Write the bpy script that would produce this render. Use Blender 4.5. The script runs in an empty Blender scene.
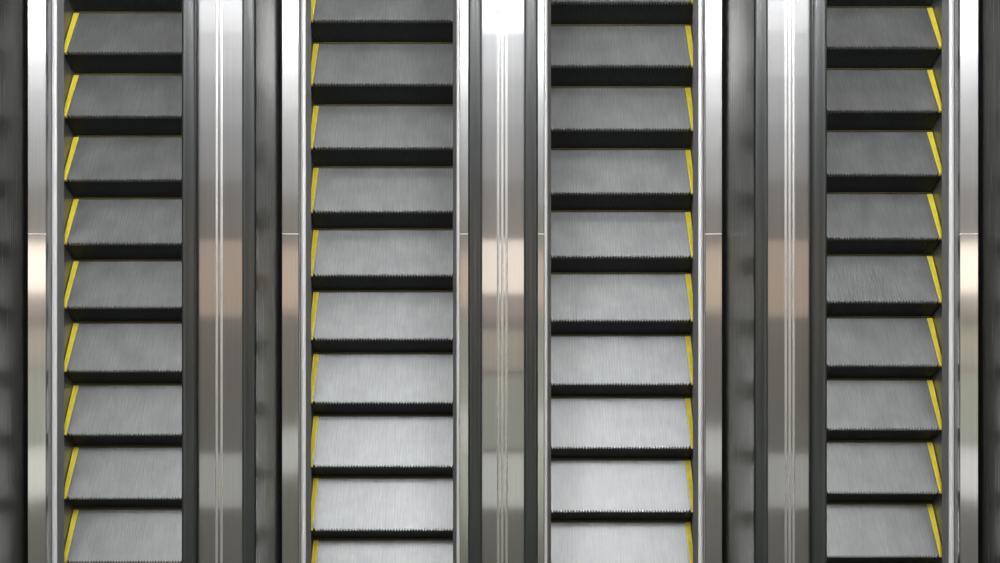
import bpy, bmesh, math, random
from mathutils import Vector
random.seed(4)
SLOPE = math.radians(28.7)                # pitch of the escalators
CS, SS = math.cos(SLOPE), math.sin(SLOPE)
scene = bpy.context.scene
col = scene.collection

# ------------------------------------------------------------------ camera
D, FPX = 6.8, 940.0                       # distance to the incline, focal length in pixels
cd = bpy.data.cameras.new('camera')
cam = bpy.data.objects.new('camera', cd)
col.objects.link(cam)
cd.sensor_width = 36.0
cd.lens = FPX / 1000.0 * 36.0
cd.shift_x = -0.001
cd.clip_start = 0.05
cam.location = (0.0, -SS * D, CS * D)
cam.rotation_euler = (SLOPE, 0, 0)
scene.camera = cam

# ------------------------------------------------------------------ world, exposure
w = bpy.data.worlds.new('world')
scene.world = w
w.use_nodes = True
w.node_tree.nodes['Background'].inputs[0].default_value = (0.9, 0.95, 1.0, 1)
w.node_tree.nodes['Background'].inputs[1].default_value = 0.15
vs = scene.view_settings
vs.view_transform = 'Standard'
vs.look = 'None'
vs.gamma = 1.0
vs.exposure = 0.0
vs.use_curve_mapping = False
scene.cycles.use_denoising = True
scene.cycles.max_bounces = 8
scene.cycles.sample_clamp_indirect = 6.0

CEIL = 9.0
# brightness of the hall's lights
E_STRONG, E_REAR = 62.0, 20.0
E_ROW, E_MID, E_WARM, E_WARM_C, E_PALE, E_PALE_C = 5.0, 3.4, 0.88, 2.7, 0.85, 1.25


def area(name, loc, rot, sx, sy, power, colour):
    l = bpy.data.lights.new(name, 'AREA')
    l.shape = 'RECTANGLE'
    l.size, l.size_y, l.energy, l.color = sx, sy, power, colour
    o = bpy.data.objects.new(name, l)
    o.location, o.rotation_euler = loc, rot
    col.objects.link(o)
    return o


# added fill lights without fixtures brighten the ceiling from both side walls
area('ceiling_fill', (-13.4, -4.0, 6.3), (math.radians(180), math.radians(-20), 0), 0.3, 16.0, 260, (0.95, 1.0, 0.90))
area('ceiling_fill', (13.4, -4.0, 6.3), (math.radians(180), math.radians(20), 0), 0.3, 16.0, 260, (0.95, 1.0, 0.90))


# ------------------------------------------------------------------ materials
def nodes(name):
    m = bpy.data.materials.new(name)
    m.use_nodes = True
    nt = m.node_tree
    return m, nt, nt.nodes['Principled BSDF'], nt.nodes['Material Output']


def streak(nt, sx, st, sh=None, detail=3.0, rough=0.6):
    """noise stretched along the incline"""
    N, L = nt.nodes, nt.links
    tc = N.new('ShaderNodeTexCoord')
    vr = N.new('ShaderNodeVectorRotate')
    vr.rotation_type = 'X_AXIS'
    vr.inputs['Angle'].default_value = -SLOPE
    L.new(tc.outputs['Object'], vr.inputs['Vector'])
    mu = N.new('ShaderNodeVectorMath')
    mu.operation = 'MULTIPLY'
    mu.inputs[1].default_value = (sx, st, sh if sh is not None else sx)
    L.new(vr.outputs[0], mu.inputs[0])
    no = N.new('ShaderNodeTexNoise')
    no.inputs['Scale'].default_value = 1.0
    no.inputs['Detail'].default_value = detail
    no.inputs['Roughness'].default_value = rough
    L.new(mu.outputs[0], no.inputs['Vector'])
    return no.outputs['Fac']


def maprange(nt, src, lo, hi, a=0.3, b=0.7):
    n = nt.nodes.new('ShaderNodeMapRange')
    n.inputs[1].default_value, n.inputs[2].default_value = a, b
    n.inputs[3].default_value, n.inputs[4].default_value = lo, hi
    nt.links.new(src, n.inputs[0])
    return n.outputs[0]


def ramp(nt, src, c0, c1, a=0.3, b=0.7):
    n = nt.nodes.new('ShaderNodeValToRGB')
    e = n.color_ramp.elements
    e[0].position, e[0].color = a, (*c0, 1)
    e[1].position, e[1].color = b, (*c1, 1)
    nt.links.new(src, n.inputs[0])
    return n.outputs[0]


def brushed(name, c0, c1, r_sharp, r_soft, soft, sx=160.0):
    """brushed stainless steel: a fairly clear reflection under a wide brushed haze"""
    m, nt, p, out = nodes(name)
    N, L = nt.nodes, nt.links
    f = streak(nt, sx, 1.2)
    colr = ramp(nt, f, c0, c1)
    p.inputs['Metallic'].default_value = 1.0
    L.new(colr, p.inputs['Base Color'])
    L.new(maprange(nt, f, r_sharp * 0.85, r_sharp * 1.2), p.inputs['Roughness'])
    q = N.new('ShaderNodeBsdfPrincipled')
    q.inputs['Metallic'].default_value = 1.0
    q.inputs['Roughness'].default_value = r_soft
    L.new(colr, q.inputs['Base Color'])
    mx = N.new('ShaderNodeMixShader')
    mx.inputs[0].default_value = soft
    L.new(p.outputs[0], mx.inputs[1])
    L.new(q.outputs[0], mx.inputs[2])
    L.new(mx.outputs[0], out.inputs['Surface'])
    return m


def plain(name, c, rough, metal=0.0, var=0.0, sx=60.0, st=4.0, spec=None):
    m, nt, p, out = nodes(name)
    f = streak(nt, sx, st)
    k0, k1 = 1 - var, 1 + var
    nt.links.new(ramp(nt, f, tuple(v * k0 for v in c), tuple(v * k1 for v in c)), p.inputs['Base Color'])
    p.inputs['Roughness'].default_value = rough
    p.inputs['Metallic'].default_value = metal
    if spec is not None:
        p.inputs['Specular IOR Level'].default_value = spec
    return m


def emit(name, c, strength):
    m, nt, p, out = nodes(name)
    e = nt.nodes.new('ShaderNodeEmission')
    e.inputs[0].default_value = (*c, 1)
    e.inputs[1].default_value = strength
    nt.links.new(e.outputs[0], out.inputs['Surface'])
    return m


M = {}
M['deck'] = brushed('brushed_steel_deck', (0.43, 0.43, 0.435), (0.50, 0.50, 0.505), 0.055, 0.30, 0.50, 220)
M['trim'] = brushed('brushed_steel_trim', (0.58, 0.58, 0.58), (0.66, 0.66, 0.66), 0.08, 0.30, 0.36, 220)
M['panel'] = brushed('brushed_steel_panel', (0.28, 0.28, 0.272), (0.31, 0.31, 0.302), 0.24, 0.42, 0.4, 120)
M['bead'] = plain('polished_bead', (0.85, 0.85, 0.85), 0.36, 1.0, 0.02)
M['skirt'] = plain('satin_grey_skirt', (0.32, 0.32, 0.33), 0.42, 0.7, 0.08)
M['fascia'] = plain('satin_grey_fascia', (0.34, 0.34, 0.35), 0.35, 0.9, 0.08)
M['nose'] = plain('polished_aluminium_rail', (0.95, 0.95, 0.94), 0.45, 0.2, 0.02)
M['rubber'] = plain('handrail_rubber', (0.008, 0.012, 0.014), 0.28, 0.0, 0.1, spec=0.5)
M['rubber'].node_tree.nodes['Principled BSDF'].inputs['IOR'].default_value = 1.9
M['black'] = plain('black_steel', (0.012, 0.013, 0.014), 0.5, 0.0, 0.2)
M['riser'] = plain('black_riser', (0.020, 0.023, 0.026), 0.45, 0.0, 0.25, 140, 4, 0.3)
M['wall'] = plain('painted_wall', (0.62, 0.61, 0.58), 0.7, 0.0, 0.03, 2, 2)
M['ceiling'] = plain('ceiling_board', (0.70, 0.70, 0.66), 0.8, 0.0, 0.03, 2, 2)
M['floor'] = plain('stone_floor', (0.35, 0.34, 0.32), 0.3, 0.0, 0.1, 1.5, 1.5)
M['lamp_white'] = emit('lamp_white', (1.0, 1.0, 1.0), E_ROW)
M['lamp_bright'] = emit('lamp_bright', (0.98, 0.99, 1.0), E_MID)
M['lamp_strong'] = emit('lamp_strong', (0.98, 0.99, 1.0), E_STRONG)
M['lamp_rear'] = emit('lamp_rear', (0.98, 0.99, 1.0), E_REAR)
M['lamp_warm'] = emit('lamp_warm', (1.0, 0.76, 0.56), E_WARM)
M['lamp_warm_strong'] = emit('lamp_warm_strong', (1.0, 0.86, 0.72), E_WARM_C)
M['lamp_pale'] = emit('lamp_pale', (1.0, 1.0, 0.94), E_PALE)
M['lamp_pale_strong'] = emit('lamp_pale_strong', (1.0, 1.0, 0.92), E_PALE_C)
M['glow_taupe'] = emit('glow_taupe', (1.0, 0.82, 0.68), 0.45)  # glowing panels added to tint the central deck's reflection
M['glow_beige'] = emit('glow_beige', (1.0, 0.90, 0.68), 0.62)
M['glow_green'] = emit('glow_green', (0.95, 1.0, 0.78), 0.55)
M['lamp_row'] = emit('lamp_row', (1.0, 1.0, 1.0), 1.3)
M['glow_band_a'] = emit('glow_band_a', (1.0, 1.0, 1.0), 0.78)  # glow strips added to fade the white reflection along the decks
M['glow_band_b'] = emit('glow_band_b', (1.0, 1.0, 1.0), 0.50)
M['glow_band_c'] = emit('glow_band_c', (1.0, 1.0, 1.0), 0.36)
M['frame'] = plain('lamp_frame_metal', (0.5, 0.5, 0.5), 0.4, 1.0, 0.02)


def tread_material():
    m, nt, p, out = nodes('worn_aluminium_tread')
    N, L = nt.nodes, nt.links
    tc = N.new('ShaderNodeTexCoord')
    mp = N.new('ShaderNodeMapping')
    mp.inputs['Scale'].default_value = (90, 6, 6)
    L.new(tc.outputs['Object'], mp.inputs['Vector'])
    n1 = N.new('ShaderNodeTexNoise')
    n1.inputs['Scale'].default_value = 1.0
    n1.inputs['Detail'].default_value = 4
    L.new(mp.outputs[0], n1.inputs['Vector'])
    oi = N.new('ShaderNodeObjectInfo')
    ad = N.new('ShaderNodeVectorMath')
    ad.operation = 'MULTIPLY_ADD'
    cb = N.new('ShaderNodeCombineXYZ')
    L.new(oi.outputs['Random'], cb.inputs[0])
    L.new(oi.outputs['Random'], cb.inputs[2])
    ad.inputs[1].default_value = (40, 40, 40)
    L.new(cb.outputs[0], ad.inputs[0])
    L.new(tc.outputs['Object'], ad.inputs[2])
    n2 = N.new('ShaderNodeTexNoise')
    n2.inputs['Scale'].default_value = 6.0
    n2.inputs['Detail'].default_value = 5
    L.new(ad.outputs[0], n2.inputs['Vector'])
    a = ramp(nt, n1.outputs['Fac'], (0.275, 0.28, 0.282), (0.34, 0.344, 0.346))
    b = ramp(nt, n2.outputs['Fac'], (0.84, 0.84, 0.85), (1.10, 1.10, 1.10))
    mm = N.new('ShaderNodeMix')
    mm.data_type = 'RGBA'
    mm.blend_type = 'MULTIPLY'
    mm.inputs[0].default_value = 1.0
    L.new(a, mm.inputs[6])
    L.new(b, mm.inputs[7])
    L.new(mm.outputs[2], p.inputs['Base Color'])
    p.inputs['Metallic'].default_value = 0.72
    L.new(maprange(nt, n2.outputs['Fac'], 0.40, 0.48), p.inputs['Roughness'])
    return m


M['tread'] = tread_material()
M['groove'] = plain('tread_groove', (0.26, 0.26, 0.26), 0.5, 0.6, 0.1)
M['shaded_yellow'] = plain('shaded_yellow_paint', (0.10, 0.085, 0.02), 0.6, 0.0, 0.2, 30, 8)  # yellow paint with the riser's shade put into its colour
M['yellow'] = plain('yellow_line_paint', (0.90, 0.76, 0.06), 0.45, 0.0, 0.10, 30, 8)


# ------------------------------------------------------------------ mesh helpers
def P(x, t, h):
    """incline coordinates (across, up the slope, out of the slope) -> world"""
    return (x, t * CS - h * SS, t * SS + h * CS)


def link(name, bm, mats, parent=None, smooth=None, bevel=None):
    me = bpy.data.meshes.new(name)
    bmesh.ops.recalc_face_normals(bm, faces=bm.faces)
    bm.to_mesh(me)
    bm.free()
    for m in (mats if isinstance(mats, (list, tuple)) else [mats]):
        me.materials.append(m)
    if smooth:
        me.shade_smooth()
        me.set_sharp_from_angle(angle=math.radians(smooth))
    o = bpy.data.objects.new(name, me)
    col.objects.link(o)
    if parent:
        o.parent = parent
    return o


def sweep(bm, prof, t0, t1, x0=0.0, s=1, mi=0):
    """extrude a closed (q, h) profile along the slope; s mirrors it"""
    a = [bm.verts.new(P(x0 + s * q, t0, h)) for q, h in prof]
    b = [bm.verts.new(P(x0 + s * q, t1, h)) for q, h in prof]
    n = len(prof)
    fs = [bm.faces.new((a[i], a[(i + 1) % n], b[(i + 1) % n], b[i])) for i in range(n)]
    fs.append(bm.faces.new(a))
    fs.append(bm.faces.new(b[::-1]))
    for f in fs:
        f.material_index = mi
    return bm


def box(bm, x0, x1, y0, y1, z0, z1, mi=0):
    v = [bm.verts.new((x, y, z)) for x in (x0, x1) for y in (y0, y1) for z in (z0, z1)]
    for idx in ((0, 1, 3, 2), (4, 6, 7, 5), (0, 4, 5, 1), (2, 3, 7, 6), (0, 2, 6, 4), (1, 5, 7, 3)):
        bm.faces.new([v[i] for i in idx]).material_index = mi
    return bm


def empty(name, loc, label=None, cat=None, group=None):
    o = bpy.data.objects.new(name, None)
    o.location = loc
    col.objects.link(o)
    tag(o, label, cat, group)
    return o


def tag(o, label=None, cat=None, group=None, kind=None):
    if label:
        o['label'] = label
    if cat:
        o['category'] = cat
    if group:
        o['group'] = group
    if kind:
        o['kind'] = kind
    return o


def arc(cx, cy, r, a0, a1, n):
    return [(cx + r * math.cos(math.radians(a0 + (a1 - a0) * i / n)),
             cy + r * math.sin(math.radians(a0 + (a1 - a0) * i / n))) for i in range(n + 1)]


# ------------------------------------------------------------------ setting
L_HALF = 3.4
Z_LO, Z_HI = -L_HALF * SS - 0.1, L_HALF * SS - 0.02
YC = L_HALF * CS


def struct(name, bm, m):
    return tag(link(name, bm, m), kind='structure')


X0, X1, Y0, Y1 = -14.0, 14.0, -15.0, 12.0
struct('floor_lower', box(bmesh.new(), X0, X1, Y0, Y1, Z_LO - 0.9, Z_LO - 0.7), M['floor'])
struct('floor_upper', box(bmesh.new(), X0, X1, YC + 1.3, Y1, Z_HI - 0.3, Z_HI), M['floor'])
struct('wall_left', box(bmesh.new(), X0 - 0.2, X0, Y0, Y1, Z_LO - 0.9, CEIL), M['wall'])
struct('wall_right', box(bmesh.new(), X1, X1 + 0.2, Y0, Y1, Z_LO - 0.9, CEIL), M['wall'])
struct('wall_front', box(bmesh.new(), X0, X1, Y0 - 0.2, Y0, Z_LO - 0.9, CEIL), M['wall'])
struct('wall_back', box(bmesh.new(), X0, X1, Y1, Y1 + 0.2, Z_LO - 0.9, CEIL), M['wall'])
struct('ceiling', box(bmesh.new(), X0, X1, Y0, Y1, CEIL, CEIL + 0.2), M['ceiling'])


def along(y):
    # lamp rows were laid out for a 30 degree slope; keep their bearing from the escalators
    a = math.atan((2.4 - y) / 13.16) - (math.radians(30) - SLOPE)
    return 4.8 * SS - (CEIL + 4.8 * CS) * math.tan(a)


def ceiling_light(x0, x1, y0, y1, mat, label, group):
    y0, y1 = along(y0), along(y1)
    r = empty('ceiling_light', ((x0 + x1) / 2, (y0 + y1) / 2, CEIL), label, 'ceiling light', group)
    hx, hy, b = (x1 - x0) / 2, (y1 - y0) / 2, 0.012
    bm = bmesh.new()
    box(bm, -hx, hx, -hy, -hy + b, -0.06, -0.001)
    box(bm, -hx, hx, hy - b, hy, -0.06, -0.001)
    box(bm, -hx, -hx + b, -hy + b, hy - b, -0.06, -0.001)
    box(bm, hx - b, hx, -hy + b, hy - b, -0.06, -0.001)
    link('frame', bm, M['frame'], r)
    link('diffuser', box(bmesh.new(), -hx + b, hx - b, -hy + b, hy - b, -0.045, -0.01), mat, r)
    return r


# bright white row over the escalators
ceiling_light(-1.35, 1.35, -1.15, 1.6, M['lamp_bright'], 'wide white ceiling light over the central steel deck', None)
for a, b, s in ((-12.5, -5.85, 'left wall side'), (-5.8, -2.65, 'left of the strong lamps'),
                (2.65, 5.8, 'right of the strong lamps'), (5.85, 12.5, 'right wall side')):
    ceiling_light(a, b, -0.6, 1.2, M['lamp_white'], 'white ceiling light in the main row, ' + s, 'white ceiling lights in the main row')
for sx, n in ((-1, 'left'), (1, 'right')):
    x = sorted((sx * 1.65, sx * 2.25))
    ceiling_light(x[0], x[1], -0.2, 1.9, M['lamp_strong'], 'narrow strong ceiling lamp over the middle escalators, %s one of the front pair' % n, 'strong ceiling lamps')
    ceiling_light(x[0], x[1], 4.2, 5.4, M['lamp_rear'], 'narrow strong ceiling lamp above the upper landing, %s one of the rear pair' % n, 'strong ceiling lamps')
for a, b, m, s in ((-12.5, -1.0, 'lamp_warm', 'long one on the left'), (-0.95, 0.95, 'lamp_warm_strong', 'short brightest one in the middle'),
                   (1.0, 12.5, 'lamp_warm', 'long one on the right')):
    ceiling_light(a, b, -5.42 if 'strong' in m else -5.85, -4.4, M[m], 'warm peach ceiling light panel, ' + s, 'warm ceiling lights')
for a, b, m, s in ((-12.5, -1.0, 'lamp_pale', 'long one on the left'), (-0.95, 0.95, 'lamp_pale_strong', 'short one in the middle'),
                   (1.0, 12.5, 'lamp_pale', 'long one on the right')):
    ceiling_light(a, b, -10.1, -8.75, M[m], 'pale white ceiling light panel far from the camera side, ' + s, 'pale ceiling lights')

ceiling_light(-0.95, 0.95, -5.86, -5.46, M['glow_taupe'], 'small dim taupe glow panel added next to the brightest warm ceiling light', None)  # added panels, here only for the dim bands mirrored in the central deck
ceiling_light(-0.95, 0.95, -6.95, -6.10, M['glow_beige'], 'dim beige square glow panel added over the central deck', None)
ceiling_light(-0.95, 0.95, -8.65, -7.02, M['glow_green'], 'dim pale green glow panel added over the central deck', None)

for y0, y1, m, n in ((-1.795, -1.17, 'glow_band_a', 'nearest the main row'), (-2.53, -1.80, 'glow_band_b', 'second from the main row'),
                     (-3.40, -2.535, 'glow_band_c', 'third from the main row, the dimmest')):
    ceiling_light(-12.5, 12.5, y0, y1, M[m], 'long soft white glow band added to the ceiling, ' + n, 'added white glow bands')  # added glow in steps, for the gradient mirrored in the steel

for x0, x1, n in ((-12.5, -1.4, 'left'), (1.4, 12.5, 'right')):
    ceiling_light(x0, x1, -1.15, -0.65, M['lamp_row'], 'long white ceiling light beside the wide central one, on its %s' % n, 'long white ceiling lights')

# ------------------------------------------------------------------ one step
TD, TR, HW = 0.461 * CS, 0.461 * SS, 0.535       # tread depth, rise, half width
NC = 49                                 # cleats between the two yellow lines


WIDE, NARROW = 0.040, 0.022              # widths of the two yellow side lines


def tread_bm(s):
    """ribbed tread plate with comb teeth at the front edge; origin at the comb edge"""
    bm = bmesh.new()
    xa, xb = -s * (HW - WIDE - 0.005), s * (HW - NARROW - 0.004)
    xa, xb = min(xa, xb), max(xa, xb)
    pitch = (xb - xa) / NC
    gw, gd, tooth = 0.0026, 0.0016, 0.018
    rear = TD - 0.019
    # base plate under the cleats
    box(bm, -HW + 0.0, HW - 0.0, tooth, rear, -0.028, -gd, 1)
    for i in range(NC):
        c = xa + (i + 0.5) * pitch
        r = (pitch - gw) / 2
        x0, x1 = c - r, c + r
        if i == NC // 2:
            x1 -= 0.003               # joint between the tread's two halves
        # cleat, its front narrowing to a tooth, its rear to a shorter one
        top = [(x0, tooth), (c - r * 0.28, 0.0), (c + r * 0.28, 0.0), (x1, tooth), (x1, rear), (c, rear + 0.006), (x0, rear)]
        a = [bm.verts.new((x, y, 0.0)) for x, y in top]
        b = [bm.verts.new((x, y, -0.022 if y < rear - 0.01 else -gd)) for x, y in top]
        n = len(top)
        bm.faces.new(a)
        bm.faces.new(b[::-1])
        for k in range(n):
            bm.faces.new((a[k], b[k], b[(k + 1) % n], a[(k + 1) % n]))
    return bm


def riser_bm():
    bm = bmesh.new()
    n = 8
    prof = []
    for i in range(n + 1):
        u = i / n
        prof.append((0.018 - 0.012 * math.sin(u * math.pi / 2), -0.022 - u * (TR - 0.012)))
    back = [(y + 0.02, z) for y, z in prof][::-1]
    pr = prof + back
    a = [bm.verts.new((-HW + 0.004, y, z)) for y, z in pr]
    b = [bm.verts.new((HW - 0.004, y, z)) for y, z in pr]
    k = len(pr)
    for i in range(k):
        bm.faces.new((a[i], a[(i + 1) % k], b[(i + 1) % k], b[i]))
    bm.faces.new(a[::-1])
    bm.faces.new(b)
    # vertical ribs on the riser, one under each tooth
    half = HW - 0.041
    pitch = 2 * half / NC
    for i in range(NC):
        c = -half + (i + 0.5) * pitch
        for j in range(n):
            (y0, z0), (y1, z1) = prof[j], prof[j + 1]
            w_ = 0.005
            q = [bm.verts.new(v) for v in ((c - w_, y0 - 0.004, z0), (c + w_, y0 - 0.004, z0), (c + w_, y1 - 0.004, z1), (c - w_, y1 - 0.004, z1))]
            p = [bm.verts.new(v) for v in ((c - w_, y0, z0), (c + w_, y0, z0), (c + w_, y1, z1), (c - w_, y1, z1))]
            bm.faces.new(q)
            bm.faces.new((q[0], q[3], p[3], p[0]))
            bm.faces.new((q[1], p[1], p[2], q[2]))
    return bm


def line_bm(s, wd):
    bm = bmesh.new()
    xa, xb = s * (HW - wd), s * HW
    x0, x1 = min(xa, xb), max(xa, xb)
    box(bm, x0, x1, 0.004, TD - 0.016, -0.02, 0.002)
    for v in bm.verts:               # the painted edge narrows towards the front
        if v.co.y < 0.1 and abs(v.co.x) < HW - 0.001:
            v.co.x += s * wd * 0.25
    return bm


def rear_line_bm():
    """dull yellow strip in the gap between a tread and the riser behind it"""
    return box(bmesh.new(), -HW + 0.006, HW - 0.006, TD - 0.011, TD - 0.001, -0.030, 0.002)


protos = {}
for s_ in (1, -1):                        # s_ = 1: the wide yellow line on the left
    q_ = link('step', tread_bm(s_), [M['tread'], M['groove']])
    link('riser', riser_bm(), M['riser'], q_)
    link('side_line', line_bm(-s_, WIDE), M['yellow'], q_)
    link('side_line', line_bm(s_, NARROW), M['yellow'], q_)
    link('rear_line', rear_line_bm(), M['shaded_yellow'], q_)
    protos[s_] = q_
used = set()


def place_step(parent, t, s):
    if s not in used:
        o = protos[s]
        used.add(s)
    else:
        o = protos[s].copy()
        col.objects.link(o)
        for ch in protos[s].children:
            c = ch.copy()
            col.objects.link(c)
            c.parent = o
    o.parent = parent
    o.location = P(0, t, 0)


# ------------------------------------------------------------------ escalators
T0, T1 = -L_HALF, L_HALF
PITCH = 0.461
DECK_H = 0.955
SEAM_T = 0.335                           # joint across the inner trims


def handrail_profile(c, hw):
    h0, h1 = 0.972, 1.016
    pts = [(c + hw * math.copysign(abs(math.cos(a)) ** 0.85, math.cos(a)), 0.986 + (h1 - 0.986) * math.sin(a))
           for a in (math.pi * i / 20 for i in range(21))]
    pts += arc(c - hw + 0.013, h0 + 0.013, 0.013, 190, 270, 4)
    pts += [(c - 0.016, h0), (c - 0.016, h0 + 0.012), (c + 0.016, h0 + 0.012), (c + 0.016, h0)]
    pts += arc(c + hw - 0.013, h0 + 0.013, 0.013, 270, 350, 4)
    return pts


def escalator(A, phase, rails, label):
    """A = centre line, phase = slope position of one comb edge, rails = handrail spans (left, right) in world x"""
    r = empty('escalator', (A, 0, 0), label, 'escalator', 'four parallel escalators')
    k0 = math.ceil((T0 + 0.15 - phase) / PITCH)
    k = k0
    while phase + k * PITCH < T1 - 0.45:
        place_step(r, phase + k * PITCH, 1 if A < 0 else -1)
        k += 1
    for s, (ra, rb) in zip((-1, 1), rails):
        # skirt with its slanting deflector lip
        sk = [(0.541, 0.052), (0.512, 0.016), (0.514, 0.010), (0.541, 0.006), (0.541, -0.42), (0.556, -0.42), (0.556, 0.040)]
        link('skirt_panel', sweep(bmesh.new(), sk, T0, T1, 0, s), M['skirt'], r)
        # polished half-round rail on the skirt's top edge
        nose = [(0.5585 + 0.0185 * math.cos(math.radians(a)), 0.060 + 0.012 * math.sin(math.radians(a))) for a in range(0, 360, 15)]
        o = link('skirt_rail', sweep(bmesh.new(), nose, T0, T1, 0, s), M['nose'], r, smooth=40)
        o['label'] = 'polished bright rail along the skirt'
        # upright fascia between rail and trim
        fa = [(0.5765, 0.060), (0.5765, 0.146), (0.592, 0.146), (0.592, 0.040)]
        link('fascia', sweep(bmesh.new(), fa, T0, T1, 0, s), M['fascia'], r)
        # inner trim, in two lengths with a joint strip
        tr = [(0.566, 0.162), (0.571, 0.1675), (0.675, 0.2075), (0.679, 0.204), (0.679, 0.170), (0.566, 0.146)]
        t_ = link('inner_trim', sweep(bmesh.new(), tr, T0, T1, 0, s), M['trim'], r)
        js = [(0.567, 0.1665), (0.571, 0.1690), (0.676, 0.2090), (0.6785, 0.2065), (0.670, 0.2040), (0.572, 0.1660)]
        link('joint_strip', sweep(bmesh.new(), js, SEAM_T - 0.003, SEAM_T + 0.003, 0, s), M['nose'], t_)
        # dark recess, then the brushed side panel
        rc = [(0.6795, 0.150), (0.6995, 0.150), (0.6995, 0.120), (0.6795, 0.120)]
        link('recess_channel', sweep(bmesh.new(), rc, T0, T1, 0, s), M['black'], r)
        pn = [(0.700, 0.10), (0.700, DECK_H - 0.011), (0.716, DECK_H - 0.011), (0.716, 0.10)]
        link('side_panel', sweep(bmesh.new(), pn, T0, T1, 0, s), M['panel'], r)
        cx, hw = (ra + rb) / 2 - A, abs(rb - ra) / 2
        gd = [(cx - 0.013, DECK_H + 0.001), (cx + 0.013, DECK_H + 0.001), (cx + 0.013, 0.983), (cx - 0.013, 0.983)]
        link('handrail_guide', sweep(bmesh.new(), gd, T0, T1), M['black'], r)
        link('handrail', sweep(bmesh.new(), handrail_profile(cx, hw), T0, T1), M['rubber'], r, smooth=50)
    # truss box under the steps and the floor plates at both ends
    bm = sweep(bmesh.new(), [(-0.70, -0.70), (0.70, -0.70), (0.70, -0.66), (-0.70, -0.66)], T0, T1)
    sweep(bm, [(-0.70, -0.66), (-0.66, -0.66), (-0.66, 0.09), (-0.70, 0.09)], T0, T1)
    sweep(bm, [(0.66, -0.66), (0.70, -0.66), (0.70, 0.09), (0.66, 0.09)], T0, T1)
    link('truss_casing', bm, M['black'], r)
    link('landing_plate', box(bmesh.new(), -0.70, 0.70, -YC - 1.4, -YC - 0.02, Z_LO - 0.7, Z_LO + 0.05), M['fascia'], r)
    link('landing_plate', box(bmesh.new(), -0.70, 0.70, YC + 0.05, YC + 1.3, Z_HI - 0.3, Z_HI), M['fascia'], r)
    return r


AX = (-2.642, -0.859, 0.873, 2.670)
escalator(AX[0], -0.191, ((-3.382, -3.295), (-1.973, -1.886)),
          'far left escalator, dim grey treads with a slanting yellow line on their left')
escalator(AX[1], 0.041, ((-1.601, -1.514), (-0.2035, -0.117)),
          'left of the two middle escalators, light grey treads with yellow on their left edge')
escalator(AX[2], 0.175, ((0.142, 0.2285), (1.563, 1.651)),
          'right of the two middle escalators, light grey treads with yellow on their right edge')
escalator(AX[3], -0.152, ((1.923, 2.014), (3.323, 3.410)),
          'far right escalator, dim grey treads with a slanting yellow line on their right')


def cover_deck(xa, xb, ribs, label, seam=None):
    r = empty('steel_deck', ((xa + xb) / 2, 0, 0), label, 'steel deck', 'steel decks between the handrails')
    hw = (xb - xa) / 2
    link('deck_plate', sweep(bmesh.new(), [(-hw, DECK_H - 0.010), (hw, DECK_H - 0.010), (hw, DECK_H), (-hw, DECK_H)], T0, T1), M['deck'], r)
    for c in ribs:
        c -= (xa + xb) / 2
        pr = [(c - 0.0075, DECK_H + 0.0002)] + arc(c, DECK_H + 0.0005, 0.0042, 170, 10, 8) + [(c + 0.0075, DECK_H + 0.0002)]
        o = link('raised_bead', sweep(bmesh.new(), pr, T0, T1), M['bead'], r, smooth=60)
    if seam:
        t, x0, x1 = seam
        c = (xa + xb) / 2
        link('joint_strip', sweep(bmesh.new(), [(x0 - c, DECK_H + 0.0003), (x1 - c, DECK_H + 0.0003), (x1 - c, DECK_H + 0.002), (x0 - c, DECK_H + 0.002)],
                                  t - 0.003, t + 0.003), M['trim'], r)
    return r


def fx(px, h=DECK_H):                    # where a line seen on the deck stands across the escalators
    return (px - 501) / FPX * (D - h)


cover_deck(AX[0] + 0.70, AX[1] - 0.70, (fx(216.5), fx(221.5)), 'brushed steel deck between the far left escalator and its neighbour', (1.45, fx(222.5), fx(240)))
cover_deck(AX[1] + 0.70, AX[2] - 0.70, (fx(498), fx(502.2), fx(506.6)), 'central brushed steel deck with the brightest reflections, between the two middle escalators')
cover_deck(AX[2] + 0.70, AX[3] - 0.70, (fx(785.8), fx(789.8), fx(793.8)), 'brushed steel deck between the far right escalator and its neighbour', (1.45, fx(771), fx(785)))
for s, xa, lab in ((-1, AX[0] - 0.70, 'outer steel deck along the left side of the far left escalator'),
                   (1, AX[3] + 0.70, 'outer steel deck along the right side of the far right escalator')):
    a, b = (xa - 0.32, xa) if s < 0 else (xa, xa + 0.32)
    r = cover_deck(a, b, (), lab)
    q = [(s * 0.14, -0.75), (s * 0.155, -0.75), (s * 0.155, DECK_H - 0.011), (s * 0.14, DECK_H - 0.011)]
    link('outer_panel', sweep(bmesh.new(), q, T0, T1), M['panel'], r)
